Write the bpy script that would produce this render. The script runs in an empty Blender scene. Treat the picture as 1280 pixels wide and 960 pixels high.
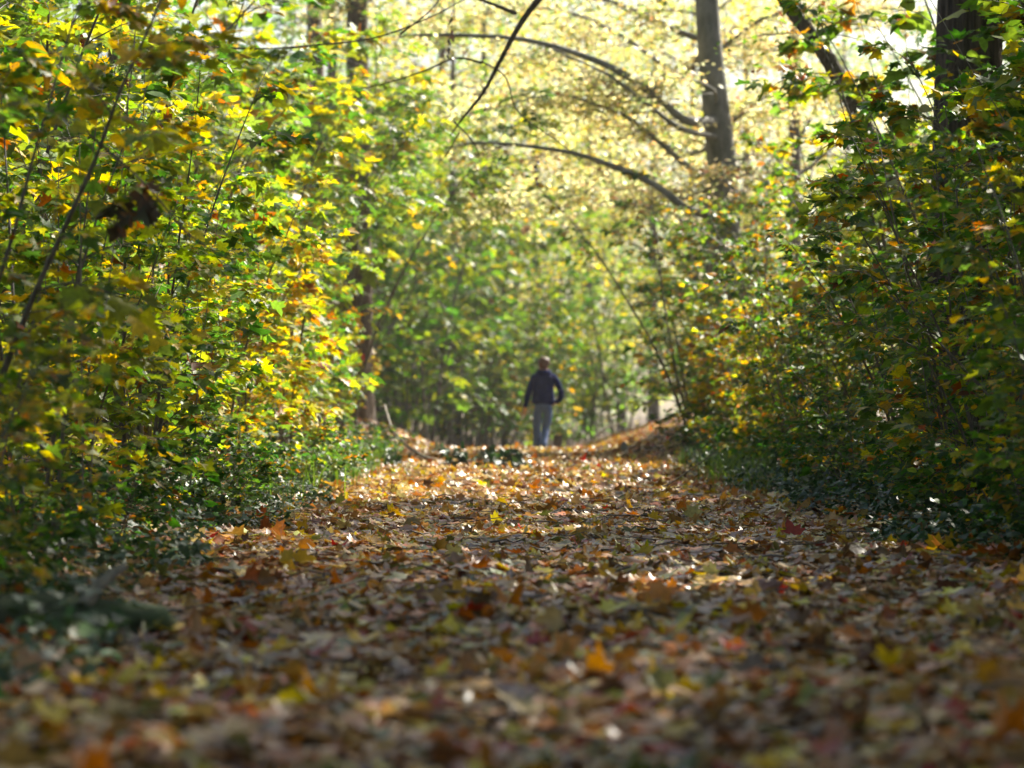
import bpy, math, random
import numpy as np
from mathutils import Vector, Matrix

# ------------------------------------------------------------------ camera, sky, sun, exposure
scene = bpy.context.scene
COL = scene.collection
R = math.radians
FPX = 3556.0                       # focal length in pixels of the 1280 px frame
CAM_Z = 0.75

cam_data = bpy.data.cameras.new('camera')
cam = bpy.data.objects.new('camera', cam_data)
COL.objects.link(cam)
cam.location = (0, 0, CAM_Z)
cam.rotation_euler = (R(90) + math.atan(40 / FPX), 0, math.atan(10 / FPX))
cam_data.sensor_width = 36.0
cam_data.lens = 100.0
cam_data.clip_start = 0.1
cam_data.clip_end = 3000.0
cam_data.dof.use_dof = True
cam_data.dof.focus_distance = 18.5
cam_data.dof.aperture_fstop = 2.5
scene.camera = cam

SUN_AZ = R(36)                     # from straight ahead towards the right-hand side
SUN_EL = R(40)
world = bpy.data.worlds.new('World')
scene.world = world
world.use_nodes = True
nt = world.node_tree
nt.nodes.clear()
wo = nt.nodes.new('ShaderNodeOutputWorld')
bg = nt.nodes.new('ShaderNodeBackground')
sky = nt.nodes.new('ShaderNodeTexSky')
sky.sky_type = 'NISHITA'
sky.sun_disc = False
sky.sun_elevation = SUN_EL
sky.sun_rotation = SUN_AZ
sky.air_density = 1.2
sky.dust_density = 2.5
bg.inputs['Strength'].default_value = 0.058
nt.links.new(sky.outputs['Color'], bg.inputs['Color'])
nt.links.new(bg.outputs['Background'], wo.inputs['Surface'])

sun_data = bpy.data.lights.new('sun', 'SUN')
sun_data.energy = 5.0
sun_data.angle = R(0.55)
sun_data.color = (1.0, 0.93, 0.80)
sun = bpy.data.objects.new('sun', sun_data)
COL.objects.link(sun)
SUN_DIR = Vector((math.sin(SUN_AZ) * math.cos(SUN_EL), math.cos(SUN_AZ) * math.cos(SUN_EL), math.sin(SUN_EL)))
sun.rotation_euler = SUN_DIR.to_track_quat('Z', 'Y').to_euler()
sun.location = (20, 20, 30)

scene.view_settings.view_transform = 'Standard'
scene.view_settings.look = 'None'
scene.view_settings.exposure = 1.65
scene.view_settings.gamma = 1.0
scene.view_settings.use_curve_mapping = False
scene.render.engine = 'CYCLES'
cy = scene.cycles
cy.use_denoising = True
try:
    cy.denoiser = 'OPENIMAGEDENOISE'
    cy.denoising_input_passes = 'RGB_ALBEDO_NORMAL'
except Exception:
    pass
cy.max_bounces = 8
cy.diffuse_bounces = 4
cy.glossy_bounces = 2
cy.transmission_bounces = 5
cy.volume_bounces = 0
cy.caustics_reflective = False
cy.caustics_refractive = False
cy.sample_clamp_indirect = 4.0
cy.use_adaptive_sampling = True
cy.adaptive_threshold = 0.02

# ------------------------------------------------------------------ helpers
def at(px, py, d):
    """A point d metres down the path that lies on a given sight line of the photograph."""
    return Vector(((px - 650) / FPX * d, d, CAM_Z + (520 - py) / FPX * d))

def sm(a, b, x):
    t = np.clip((np.asarray(x, float) - a) / (b - a), 0, 1)
    return t * t * (3 - 2 * t)

def hgt(x, y):
    """Height of the forest floor."""
    x = np.asarray(x, float); y = np.asarray(y, float)
    z = 0.16 * sm(20, 45, y) - 0.10 * sm(46, 52, y) - 0.35 * sm(52, 75, y)
    far = sm(36, 46, y)
    z = z + 0.40 * sm(2.1 - 1.2 * far, 4.4 - 1.4 * far, x)
    z = z + 0.40 * sm(1.6 - 0.3 * far, 3.9 - 0.9 * far, -x) + 0.10 * far * sm(0.8, 2.2, np.abs(x))
    z = z + 0.5 * sm(5, 20, np.abs(x))
    bumps = 0.016 * np.sin(x * 2.3 + 0.7 * y) + 0.014 * np.sin(y * 1.9 - x * 1.1 + 1) + 0.012 * np.sin(3.9 * x + 1.3) * np.sin(2.7 * y) \
        + 0.010 * np.sin(5.7 * x - 3.1 * y)
    side = sm(1.5, 3.5, np.abs(x))
    bumps = bumps * (1 + 1.6 * side) + 0.05 * side * np.sin(0.9 * y + x)
    return z + bumps * (1 - 0.4 * sm(90, 140, y))

def h1(x, y):
    return float(hgt(x, y))

def tag(o, label=None, cat=None, group=None, kind=None):
    if label: o['label'] = label
    if cat: o['category'] = cat
    if group: o['group'] = group
    if kind: o['kind'] = kind
    return o

def empty(name, loc=(0, 0, 0), rz=0.0, s=1.0):
    o = bpy.data.objects.new(name, None)
    o.empty_display_size = 0.2
    COL.objects.link(o)
    o.location = loc
    o.rotation_euler = (0, 0, rz)
    o.scale = (s, s, s)
    return o

def make_mesh(name, V, F, C=None, mat=None, smooth=True):
    V = np.ascontiguousarray(V, dtype=np.float32)
    F = np.ascontiguousarray(F, dtype=np.int32)
    me = bpy.data.meshes.new(name)
    nf = len(F)
    me.vertices.add(len(V))
    me.vertices.foreach_set('co', V.ravel())
    k = F.shape[1]
    me.loops.add(nf * k)
    me.loops.foreach_set('vertex_index', F.ravel())
    me.polygons.add(nf)
    me.polygons.foreach_set('loop_start', np.arange(0, nf * k, k, dtype=np.int32))
    me.polygons.foreach_set('loop_total', np.full(nf, k, dtype=np.int32))
    me.polygons.foreach_set('use_smooth', np.full(nf, smooth, dtype=bool))
    if C is not None:
        a = me.attributes.new('Col', 'FLOAT_COLOR', 'POINT')
        c4 = np.ones((len(V), 4), dtype=np.float32)
        c4[:, :3] = C
        a.data.foreach_set('color', c4.ravel())
    me.update(calc_edges=True)
    if mat: me.materials.append(mat)
    return me

def obj(name, me, parent=None):
    o = bpy.data.objects.new(name, me)
    COL.objects.link(o)
    if parent: o.parent = parent
    return o

class Acc:
    """Collects shapes into one mesh."""
    def __init__(self): self.V, self.F, self.C, self.n = [], [], [], 0
    def add(self, V, F, C=None):
        self.V.append(np.asarray(V, float)); self.F.append(np.asarray(F) + self.n)
        if C is not None: self.C.append(C)
        self.n += len(V)
    def mesh(self, name, mat, smooth=True):
        return make_mesh(name, np.concatenate(self.V), np.concatenate(self.F), np.concatenate(self.C) if self.C else None, mat, smooth)

def tube(pts, rad, sides=5, cap=True, ridge=None):
    """Tapered tube along a polyline, as triangles."""
    P = np.asarray(pts, float); n = len(P)
    rad = np.broadcast_to(np.asarray(rad, float), (n,))
    T = np.gradient(P, axis=0)
    T /= np.linalg.norm(T, axis=1)[:, None] + 1e-9
    ref = np.array([1.0, 0, 0]) if abs(T[0][0]) < 0.8 else np.array([0, 1.0, 0])
    U = np.cross(T, ref); U /= np.linalg.norm(U, axis=1)[:, None] + 1e-9
    W = np.cross(T, U)
    a = np.linspace(0, 2 * math.pi, sides, endpoint=False)
    r = rad[:, None] * np.ones((1, sides))
    if ridge is not None: r = r * ridge(np.arange(n)[:, None] / max(1, n - 1), a[None, :])
    V = P[:, None, :] + r[:, :, None] * (np.cos(a)[None, :, None] * U[:, None, :] + np.sin(a)[None, :, None] * W[:, None, :])
    V = V.reshape(-1, 3)
    i = np.arange(n - 1)[:, None] * sides; j = np.arange(sides)[None, :]; k = (j + 1) % sides
    q = np.stack([i + j, i + k, i + sides + k, i + sides + j], -1).reshape(-1, 4)
    F = np.concatenate([q[:, [0, 1, 2]], q[:, [0, 2, 3]]])
    if cap:
        V = np.concatenate([V, P[-1:] + T[-1:] * rad[-1]])
        e = (n - 1) * sides
        F = np.concatenate([F, np.stack([e + j[0], e + k[0], np.full(sides, n * sides)], -1)])
    return V, F

def curve_pts(ctrl, n=24):
    """Smooth curve through control points (Catmull-Rom)."""
    P = [np.asarray(p, float) for p in ctrl]
    P = [2 * P[0] - P[1]] + P + [2 * P[-1] - P[-2]]
    out = []
    m = len(P) - 3
    for t in np.linspace(0, m - 1e-6, n):
        i = int(t); u = t - i
        a, b, c, d = P[i:i + 4]
        out.append(0.5 * (2 * b + (c - a) * u + (2 * a - 5 * b + 4 * c - d) * u * u + (3 * b - a - 3 * c + d) * u ** 3))
    return np.array(out)

# leaf shapes: unit length along +Y, face up +Z -------------------------------------------------
def fan(outline, centre):
    V = np.array([centre] + outline, float)
    n = len(outline)
    F = np.array([[0, 1 + i, 1 + (i + 1) % n] for i in range(n)])
    V3 = np.zeros((n + 1, 3)); V3[:, :2] = V
    return V3, F

_mr = [(0.30, -0.05), (0.25, 0.16), (0.55, 0.34), (0.36, 0.43), (0.43, 0.62), (0.17, 0.60), (0.14, 0.80)]
MAPLE = fan([(0.0, 0.06)] + _mr + [(0, 1.0)] + [(-x, y) for x, y in reversed(_mr)], (0, 0.32))
_mo = [(0.30, 0.0), (0.24, 0.18), (0.52, 0.40), (0.18, 0.58)]
MAPLE_LOW = fan([(0.0, 0.06)] + _mo + [(0, 1.0)] + [(-x, y) for x, y in reversed(_mo)], (0, 0.32))
_ov = [(0.26, 0.12), (0.36, 0.36), (0.29, 0.64), (0.10, 0.90)]
OVATE = fan([(0, 0)] + _ov + [(0, 1.0)] + [(-x, y) for x, y in reversed(_ov)], (0, 0.42))
_os = [(0.27, 0.22), (0.30, 0.60)]
OVATE_LOW = fan([(0, 0)] + _os + [(0, 1.0)] + [(-x, y) for x, y in reversed(_os)], (0, 0.42))
QUAD = (np.array([[0, 0, 0], [0.30, 0.45, 0], [0, 1, 0], [-0.30, 0.45, 0]], float), np.array([[0, 1, 2], [0, 2, 3]]))
_iv = [(0.38, -0.04), (0.50, 0.30), (0.24, 0.42)]
IVY = fan([(0, 0.05)] + _iv + [(0, 0.9)] + [(-x, y) for x, y in reversed(_iv)], (0, 0.28))

def pinnate():
    V, F = [], []
    def leaflet(o, ang, L):
        c, s = math.cos(ang), math.sin(ang)
        b = len(V)
        for x, y in ((0, 0), (0.24, 0.35), (0.17, 0.7), (0, 1), (-0.17, 0.7), (-0.24, 0.35)):
            V.append((o[0] + L * (x * c + y * s), o[1] + L * (-x * s + y * c), 0))
        F.extend([(b, b + 1, b + 5), (b + 1, b + 2, b + 5), (b + 2, b + 4, b + 5), (b + 2, b + 3, b + 4)])
    for i, y in enumerate((0.26, 0.46, 0.64)):
        leaflet((0, y), 1.05, 0.34); leaflet((0, y), -1.05, 0.34)
    leaflet((0, 0.70), 0, 0.34)
    b = len(V); V += [(-0.008, 0, 0), (0.008, 0, 0), (0.004, 0.72, 0), (-0.004, 0.72, 0)]
    F += [(b, b + 1, b + 2), (b, b + 2, b + 3)]
    return np.array(V, float), np.array(F)
PINNATE = pinnate()

def norm(a):
    return a / (np.linalg.norm(a, axis=-1, keepdims=True) + 1e-9)

def leaf_mesh_data(tmpl, pos, dirs, nrm, size, cols, rng, curl=0.35, fold_max=0.45):
    """Many leaves of one shape, as arrays."""
    T, F = tmpl
    N = len(pos)
    D = norm(np.asarray(dirs, float)); X = norm(np.cross(D, nrm)); Z = np.cross(X, D)
    a = rng.normal(0, curl, N)[:, None]; b = rng.normal(-0.10, curl, N)[:, None]; c = rng.normal(0, curl * 0.35, N)[:, None]
    fold = rng.uniform(-0.4 * fold_max, fold_max, N)[:, None]
    tx, ty = T[:, 0][None], T[:, 1][None]
    tz = a * tx * tx * 1.5 + b * (ty - 0.3) ** 2 + fold * np.abs(tx) + c * np.sin(7 * tx + 5 * ty) * (np.abs(tx) + 0.15)
    V = pos[:, None, :] + size[:, None, None] * (tx[..., None] * X[:, None] + ty[..., None] * D[:, None] + tz[..., None] * Z[:, None])
    n = len(T)
    FF = (F[None] + (np.arange(N) * n)[:, None, None]).reshape(-1, 3)
    tone = rng.uniform(0.86, 1.14, (N, n, 1))
    CC = np.clip(cols[:, None, :] * tone, 0, 0.9)
    return V.reshape(-1, 3), FF, CC.reshape(-1, 3)

def pick(pal, N, rng):
    w = np.array([p[0] for p in pal], float); w /= w.sum()
    c = np.array([p[1] for p in pal], float)
    C = c[rng.choice(len(pal), N, p=w)]
    return np.clip(C * rng.lognormal(0, 0.18, (N, 1)) * rng.normal(1, 0.08, (N, 3)), 0.004, 0.85)

# real leaf colours
DKGREEN, GREEN, LTGREEN = (0.036, 0.095, 0.018), (0.065, 0.15, 0.020), (0.145, 0.225, 0.034)
YGREEN, YELLOW, GOLD = (0.27, 0.31, 0.032), (0.55, 0.45, 0.045), (0.50, 0.31, 0.028)
ORANGE, RUST, BROWN = (0.42, 0.155, 0.018), (0.25, 0.085, 0.022), (0.125, 0.062, 0.028)
RED, TAN, BEIGE, PALE = (0.32, 0.035, 0.015), (0.31, 0.165, 0.045), (0.44, 0.31, 0.12), (0.72, 0.66, 0.25)

# ------------------------------------------------------------------ materials
def mat_new(name):
    m = bpy.data.materials.new(name); m.use_nodes = True
    m.node_tree.nodes.clear()
    return m, m.node_tree, m.node_tree.nodes, m.node_tree.links

def leaf_mat(name, transl=0.45, rough=0.42, spec=0.5, gain=1.0, sat=1.15):
    m, t, n, l = mat_new(name)
    out = n.new('ShaderNodeOutputMaterial')
    at_ = n.new('ShaderNodeAttribute'); at_.attribute_name = 'Col'
    oi = n.new('ShaderNodeObjectInfo')
    tc = n.new('ShaderNodeTexCoord')
    ns = n.new('ShaderNodeTexNoise'); ns.inputs['Scale'].default_value = 38; ns.inputs['Detail'].default_value = 3
    l.new(tc.outputs['Object'], ns.inputs['Vector'])
    mr = n.new('ShaderNodeMapRange'); mr.inputs['From Min'].default_value = 0.3; mr.inputs['From Max'].default_value = 0.7
    mr.inputs['To Min'].default_value = 0.72; mr.inputs['To Max'].default_value = 1.22
    l.new(ns.outputs['Fac'], mr.inputs['Value'])
    hs = n.new('ShaderNodeHueSaturation')
    hr = n.new('ShaderNodeMapRange'); hr.inputs['To Min'].default_value = 0.485; hr.inputs['To Max'].default_value = 0.512
    l.new(oi.outputs['Random'], hr.inputs['Value']); l.new(hr.outputs['Result'], hs.inputs['Hue'])
    l.new(at_.outputs['Color'], hs.inputs['Color']); l.new(mr.outputs['Result'], hs.inputs['Value'])
    pb = n.new('ShaderNodeBsdfPrincipled')
    pb.inputs['Roughness'].default_value = rough
    pb.inputs['Specular IOR Level'].default_value = spec
    l.new(hs.outputs['Color'], pb.inputs['Base Color'])
    bp = n.new('ShaderNodeBump'); bp.inputs['Strength'].default_value = 0.25; bp.inputs['Distance'].default_value = 0.01
    l.new(ns.outputs['Fac'], bp.inputs['Height']); l.new(bp.outputs['Normal'], pb.inputs['Normal'])
    h2 = n.new('ShaderNodeHueSaturation'); h2.inputs['Saturation'].default_value = sat; h2.inputs['Value'].default_value = gain
    l.new(hs.outputs['Color'], h2.inputs['Color'])
    tr = n.new('ShaderNodeBsdfTranslucent'); l.new(h2.outputs['Color'], tr.inputs['Color'])
    mx = n.new('ShaderNodeMixShader'); mx.inputs['Fac'].default_value = transl
    l.new(pb.outputs['BSDF'], mx.inputs[1]); l.new(tr.outputs['BSDF'], mx.inputs[2])
    l.new(mx.outputs['Shader'], out.inputs['Surface'])
    return m

def solid_mat(name, c1, c2, scale=8.0, stretch=(1, 1, 1), rough=0.85, bump=0.4, dist=0.02, spec=0.3, kind='noise'):
    m, t, n, l = mat_new(name)
    out = n.new('ShaderNodeOutputMaterial')
    tc = n.new('ShaderNodeTexCoord'); mp = n.new('ShaderNodeMapping'); mp.inputs['Scale'].default_value = stretch
    l.new(tc.outputs['Object'], mp.inputs['Vector'])
    ns = n.new('ShaderNodeTexNoise'); ns.inputs['Scale'].default_value = scale; ns.inputs['Detail'].default_value = 6; ns.inputs['Roughness'].default_value = 0.65
    l.new(mp.outputs['Vector'], ns.inputs['Vector'])
    cr = n.new('ShaderNodeValToRGB')
    cr.color_ramp.elements[0].position = 0.32; cr.color_ramp.elements[0].color = (*c1, 1)
    cr.color_ramp.elements[1].position = 0.68; cr.color_ramp.elements[1].color = (*c2, 1)
    l.new(ns.outputs['Fac'], cr.inputs['Fac'])
    pb = n.new('ShaderNodeBsdfPrincipled'); pb.inputs['Roughness'].default_value = rough; pb.inputs['Specular IOR Level'].default_value = spec
    l.new(cr.outputs['Color'], pb.inputs['Base Color'])
    bp = n.new('ShaderNodeBump'); bp.inputs['Strength'].default_value = bump; bp.inputs['Distance'].default_value = dist
    l.new(ns.outputs['Fac'], bp.inputs['Height']); l.new(bp.outputs['Normal'], pb.inputs['Normal'])
    l.new(pb.outputs['BSDF'], out.inputs['Surface'])
    return m

M = {
    'leaf': leaf_mat('living_leaf', 0.55, 0.48, 0.4, 1.5, 1.1),
    'litter': leaf_mat('fallen_leaf', 0.28, 0.38, 0.5, 1.3, 1.1),
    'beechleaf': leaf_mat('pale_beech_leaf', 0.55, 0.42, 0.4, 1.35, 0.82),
    'ivy': leaf_mat('evergreen_leaf', 0.25, 0.44, 0.4, 1.2, 1.1),
    'grass': leaf_mat('grass_blade', 0.4, 0.4, 0.5, 1.2, 1.1),
    'stem': solid_mat('twig_bark', (0.05, 0.038, 0.03), (0.16, 0.13, 0.10), 22, (1, 1, 0.3), 0.6, 0.3, 0.004, 0.5),
    'wand': solid_mat('pale_twig_bark', (0.10, 0.085, 0.065), (0.26, 0.23, 0.18), 22, (1, 1, 0.3), 0.6, 0.3, 0.004, 0.5),
    'beech': solid_mat('smooth_grey_bark', (0.07, 0.072, 0.05), (0.25, 0.235, 0.20), 4, (1, 1, 0.5), 0.8, 0.9, 0.03),
    'rough': solid_mat('furrowed_bark', (0.028, 0.022, 0.018), (0.15, 0.12, 0.095), 26, (1, 1, 0.12), 0.9, 1.0, 0.05),
    'brownbark': solid_mat('brown_bark', (0.045, 0.032, 0.024), (0.15, 0.11, 0.08), 14, (1, 1, 0.2), 0.9, 0.8, 0.04),
    'soil': solid_mat('forest_soil', (0.035, 0.022, 0.013), (0.12, 0.072, 0.035), 30, (1, 1, 1), 0.95, 0.9, 0.04),
    'trodden': solid_mat('trodden_soil', (0.045, 0.03, 0.018), (0.14, 0.085, 0.04), 40, (1, 1, 1), 0.95, 0.9, 0.03),
    'deadwood': solid_mat('weathered_wood', (0.12, 0.10, 0.08), (0.30, 0.26, 0.21), 25, (1, 1, 0.2), 0.8, 0.5, 0.01),
    'jacket': solid_mat('navy_cloth', (0.003, 0.007, 0.060), (0.007, 0.014, 0.105), 14, (1, 1, 1), 0.9, 0.9, 0.03, 0.12),
    'jeans': solid_mat('washed_denim', (0.05, 0.09, 0.22), (0.09, 0.145, 0.31), 24, (1, 1, 0.5), 0.85, 0.4, 0.01, 0.25),
    'skin': solid_mat('skin', (0.42, 0.22, 0.15), (0.50, 0.28, 0.20), 20, (1, 1, 1), 0.55, 0.1, 0.003, 0.4),
    'hair': solid_mat('brown_hair', (0.045, 0.019, 0.009), (0.11, 0.048, 0.022), 60, (1, 1, 0.12), 0.6, 0.6, 0.006, 0.5),
    'shoe': solid_mat('dark_leather', (0.02, 0.016, 0.013), (0.04, 0.03, 0.025), 20, (1, 1, 1), 0.6, 0.2, 0.004, 0.4),
    'pale': solid_mat('pale_plastic', (0.50, 0.56, 0.64), (0.60, 0.66, 0.74), 20, (1, 1, 1), 0.4, 0.1, 0.002, 0.5),
    'redtape': solid_mat('red_paint', (0.42, 0.03, 0.035), (0.55, 0.06, 0.06), 20, (1, 1, 1), 0.6, 0.2, 0.004, 0.4),
    'moss': solid_mat('mossy_bark', (0.03, 0.028, 0.02), (0.07, 0.095, 0.045), 9, (0.4, 1, 1), 0.95, 0.9, 0.03),
    'stone': solid_mat('grey_stone', (0.16, 0.15, 0.14), (0.34, 0.32, 0.30), 12, (1, 1, 1), 0.9, 0.6, 0.02),
}

# ------------------------------------------------------------------ the ground and the path
def grid_sheet(xs, ys, lift=0.0):
    X, Y = np.meshgrid(xs, ys)
    V = np.stack([X, Y, hgt(X, Y) + lift], -1).reshape(-1, 3)
    nx, ny = len(xs), len(ys)
    i, j = np.meshgrid(np.arange(nx - 1), np.arange(ny - 1))
    b = (j * nx + i).ravel()
    F = np.stack([b, b + 1, b + nx + 1, b + nx], -1)
    return V, F

gx = np.concatenate([[-400, -150, -70, -40, -25], np.linspace(-16, 16, 129), [25, 40, 70, 150, 400]])
gy = np.concatenate([[-150, -80, -25], np.linspace(-10, 90, 401), [95, 105, 120, 140, 170, 220, 320, 600]])
V, F = grid_sheet(gx, gy)
ground = obj('ground', make_mesh('ground', V, F, None, M['soil']))
tag(ground, 'bumpy brown forest floor strewn with leaves beside the path', 'ground', None, 'structure')

def path_edges(y):
    y = np.asarray(y, float)
    lo = -1.15 - 0.58 * sm(6, 17, y) - 0.12 * sm(18, 30, y) + 0.10 * np.sin(y * 0.5) + 0.35 * sm(38, 47, y)
    hi = 2.05 + 0.12 * np.sin(y * 0.43 + 1) - 0.75 * sm(36, 46, y)
    return lo, hi
py_ = np.linspace(-6, 62, 341)
u = np.linspace(0, 1, 25)
lo, hi = path_edges(py_)
PX = lo[:, None] + (hi - lo)[:, None] * u[None]
PX = PX + 2.2 * sm(52, 62, py_)[:, None]
PYY = np.repeat(py_[:, None], len(u), 1)
V = np.stack([PX, PYY, hgt(PX, PYY) + 0.006], -1).reshape(-1, 3)
nx = len(u); i, j = np.meshgrid(np.arange(nx - 1), np.arange(len(py_) - 1)); b = (j * nx + i).ravel()
path = obj('path', make_mesh('path', V, np.stack([b, b + 1, b + nx + 1, b + nx], -1), None, M['trodden']))
tag(path, 'trodden woodland path carpeted with fallen autumn leaves', 'path', None, 'structure')

# ------------------------------------------------------------------ fallen leaves
rng = np.random.default_rng(11)
LITTER_PAL = [(0.27, TAN), (0.13, BROWN), (0.13, BEIGE), (0.09, (0.52, 0.40, 0.20)), (0.15, ORANGE), (0.14, GOLD), (0.07, YELLOW), (0.07, RUST), (0.06, (0.13, 0.14, 0.035)),
              (0.010, RED)]

NEAR_PAL = [(0.28, TAN), (0.22, BROWN), (0.08, BEIGE), (0.16, ORANGE), (0.12, GOLD), (0.05, YELLOW), (0.09, RUST), (0.08, (0.13, 0.14, 0.035)), (0.010, RED)]  # near leaves browner, less pale: foreground shade partly put into their colours

def lying(pos_xy, size, rng, tilt=0.13, lift=0.03):
    N = len(pos_xy)
    x, y = pos_xy[:, 0], pos_xy[:, 1]
    e = 0.03
    z = hgt(x, y)
    gxn = (hgt(x + e, y) - z) / e; gyn = (hgt(x, y + e) - z) / e
    n = norm(np.stack([-gxn, -gyn, np.ones(N)], -1) + rng.normal(0, tilt, (N, 3)))
    up = rng.random(N) < 0.035                      # a few stand on edge
    n[up] = norm(n[up] + rng.normal(0, 1.2, (up.sum(), 3)))
    n[:, 2] = np.abs(n[:, 2])
    th = rng.uniform(0, 2 * math.pi, N)
    d = np.stack([np.cos(th), np.sin(th), np.zeros(N)], -1)
    d = norm(d - n * (d * n).sum(-1, keepdims=True))
    pos = np.stack([x, y, z + 0.010 + lift * rng.random(N) ** 1.5 + 0.25 * size * np.sqrt(1 - n[:, 2] ** 2)], -1)
    pos = pos - d * (size * 0.4)[:, None]
    return pos, d, n

def litter_points(n, y0, y1, rng, on_path):
    out = []
    tot = 0
    while tot < n:
        y = np.sqrt(rng.uniform(y0 ** 1.35, y1 ** 1.35, n) ** (2 / 1.35))
        lo, hi = path_edges(y)
        if on_path:
            x = rng.uniform(lo - 0.05, hi + 0.05)
        else:
            s = rng.random(n) < 0.5
            off = rng.exponential(1.1, n)
            x = np.where(s, lo - off, hi + off)
        x = x + 2.2 * sm(52, 62, y)
        ok = np.abs(x) < 0.192 * y + 0.35
        out.append(np.stack([x, y], -1)[ok]); tot += ok.sum()
    return np.concatenate(out)[:n]

def litter(acc, n, y0, y1, tmpl, smin, smax, on_path=True, pal=LITTER_PAL, tilt=0.13, curl=0.30):
    xy = litter_points(n, y0, y1, rng, on_path)
    size = rng.uniform(smin, smax, n) * rng.choice([0.7, 1.0, 1.0, 1.25], n)
    p, d, nn = lying(xy, size, rng, tilt)
    acc.add(*leaf_mesh_data(tmpl, p, d, nn, size, pick(pal, n, rng), rng, curl, 0.25))

acc = Acc()
litter(acc, 12000, 4.6, 16, MAPLE, 0.055, 0.115, pal=NEAR_PAL)
litter(acc, 8000, 4.6, 16, OVATE, 0.045, 0.08, pal=NEAR_PAL)
litter(acc, 21000, 16, 32, MAPLE, 0.06, 0.125)
litter(acc, 12000, 16, 32, OVATE_LOW, 0.045, 0.08, tilt=0.2, curl=0.4)
litter(acc, 17000, 30, 62, MAPLE_LOW, 0.06, 0.13, tilt=0.24, curl=0.5)
litter(acc, 9000, 30, 62, OVATE_LOW, 0.05, 0.09, tilt=0.24, curl=0.5)
for k in range(420):
    yy = rng.uniform(5.5, 34); lo_, hi_ = path_edges(yy); xx = rng.uniform(float(lo_), float(hi_)); th = rng.uniform(0, 3.14); L = rng.uniform(0.08, 0.38)
    tpx = xx + np.linspace(-L / 2, L / 2, 4) * math.cos(th) + rng.normal(0, 0.012, 4); tpy = yy + np.linspace(-L / 2, L / 2, 4) * math.sin(th)
    Vt_, Ft_ = tube(np.stack([tpx, tpy, hgt(tpx, tpy) + 0.045 + rng.uniform(-0.01, 0.03, 4)], -1), np.linspace(0.0055, 0.0025, 4) * rng.uniform(0.6, 1.3), 4)
    acc.add(Vt_, Ft_, np.repeat(np.array([[0.10, 0.075, 0.055]]) * rng.uniform(0.6, 2.0), len(Vt_), 0))
o = obj('leaf_litter', acc.mesh('leaf_litter', M['litter']), path)
tag(o, kind='stuff')

acc = Acc()
litter(acc, 5000, 4.6, 20, MAPLE, 0.07, 0.15, False)
litter(acc, 9000, 16, 60, MAPLE_LOW, 0.08, 0.16, False)
litter(acc, 5000, 8, 60, OVATE_LOW, 0.05, 0.09, False)
o = obj('leaf_litter', acc.mesh('verge_litter', M['litter']), ground)
tag(o, kind='stuff')

# library of single leaves (shared meshes) for the ones that can be picked out
LIB = {}
def leaf_lib(key, tmpl, cols, mat, curl, variants=2):
    g = np.random.default_rng(abs(hash(key)) % 1000 if False else sum(map(ord, key)))
    L = []
    for c in cols:
        for k in range(variants):
            Vv, Ff, Cc = leaf_mesh_data(tmpl, np.zeros((1, 3)), np.array([[0, 1.0, 0]]), np.array([[0, 0, 1.0]]), np.array([1.0]),
                                        pick([(1, c)], 1, g), g, curl)
            L.append(make_mesh('leaf_' + key, Vv, Ff, Cc, mat))
    LIB[key] = L
leaf_lib('fallen', MAPLE, [TAN, TAN, BROWN, BROWN, ORANGE, ORANGE, GOLD, YELLOW, RUST, (0.13, 0.14, 0.035), RED, TAN], M['litter'], 0.6, 3)

def basis(p, d, n, s):
    D = Vector(d).normalized(); X = D.cross(Vector(n)).normalized(); Z = X.cross(D)
    m = Matrix.Identity(4)
    for r in range(3):
        m[r][0] = X[r] * s; m[r][1] = D[r] * s; m[r][2] = Z[r] * s; m[r][3] = p[r]
    return m

xy = np.stack([rng.uniform(-1.75, 2.05, 2500), rng.uniform(5.4, 10.5, 2500)], -1)
xy = xy[(np.abs(xy[:, 0]) < 0.178 * xy[:, 1]) & (xy[:, 0] > path_edges(xy[:, 1])[0])][:300]
size = rng.uniform(0.065, 0.125, len(xy))
p, d, n = lying(xy, size, rng, 0.18, 0.02)
for k in range(len(xy)):
    o = obj('leaf', random.Random(k).choice(LIB['fallen']), path)
    o.matrix_basis = basis(p[k] + np.array([0, 0, 0.03]), d[k], n[k], size[k])

# ------------------------------------------------------------------ shrubs and saplings
def branch_line(start, az, el, L, n, droop, rng, wig=0.08):
    P = [np.asarray(start, float)]
    a, e = az, el
    for k in range(n - 1):
        P.append(P[-1] + (L / (n - 1)) * np.array([math.cos(e) * math.cos(a), math.cos(e) * math.sin(a), math.sin(e)]))
        e -= droop / (n - 1) + rng.normal(0, wig); a += rng.normal(0, wig * 1.3)
    return np.array(P)

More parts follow.
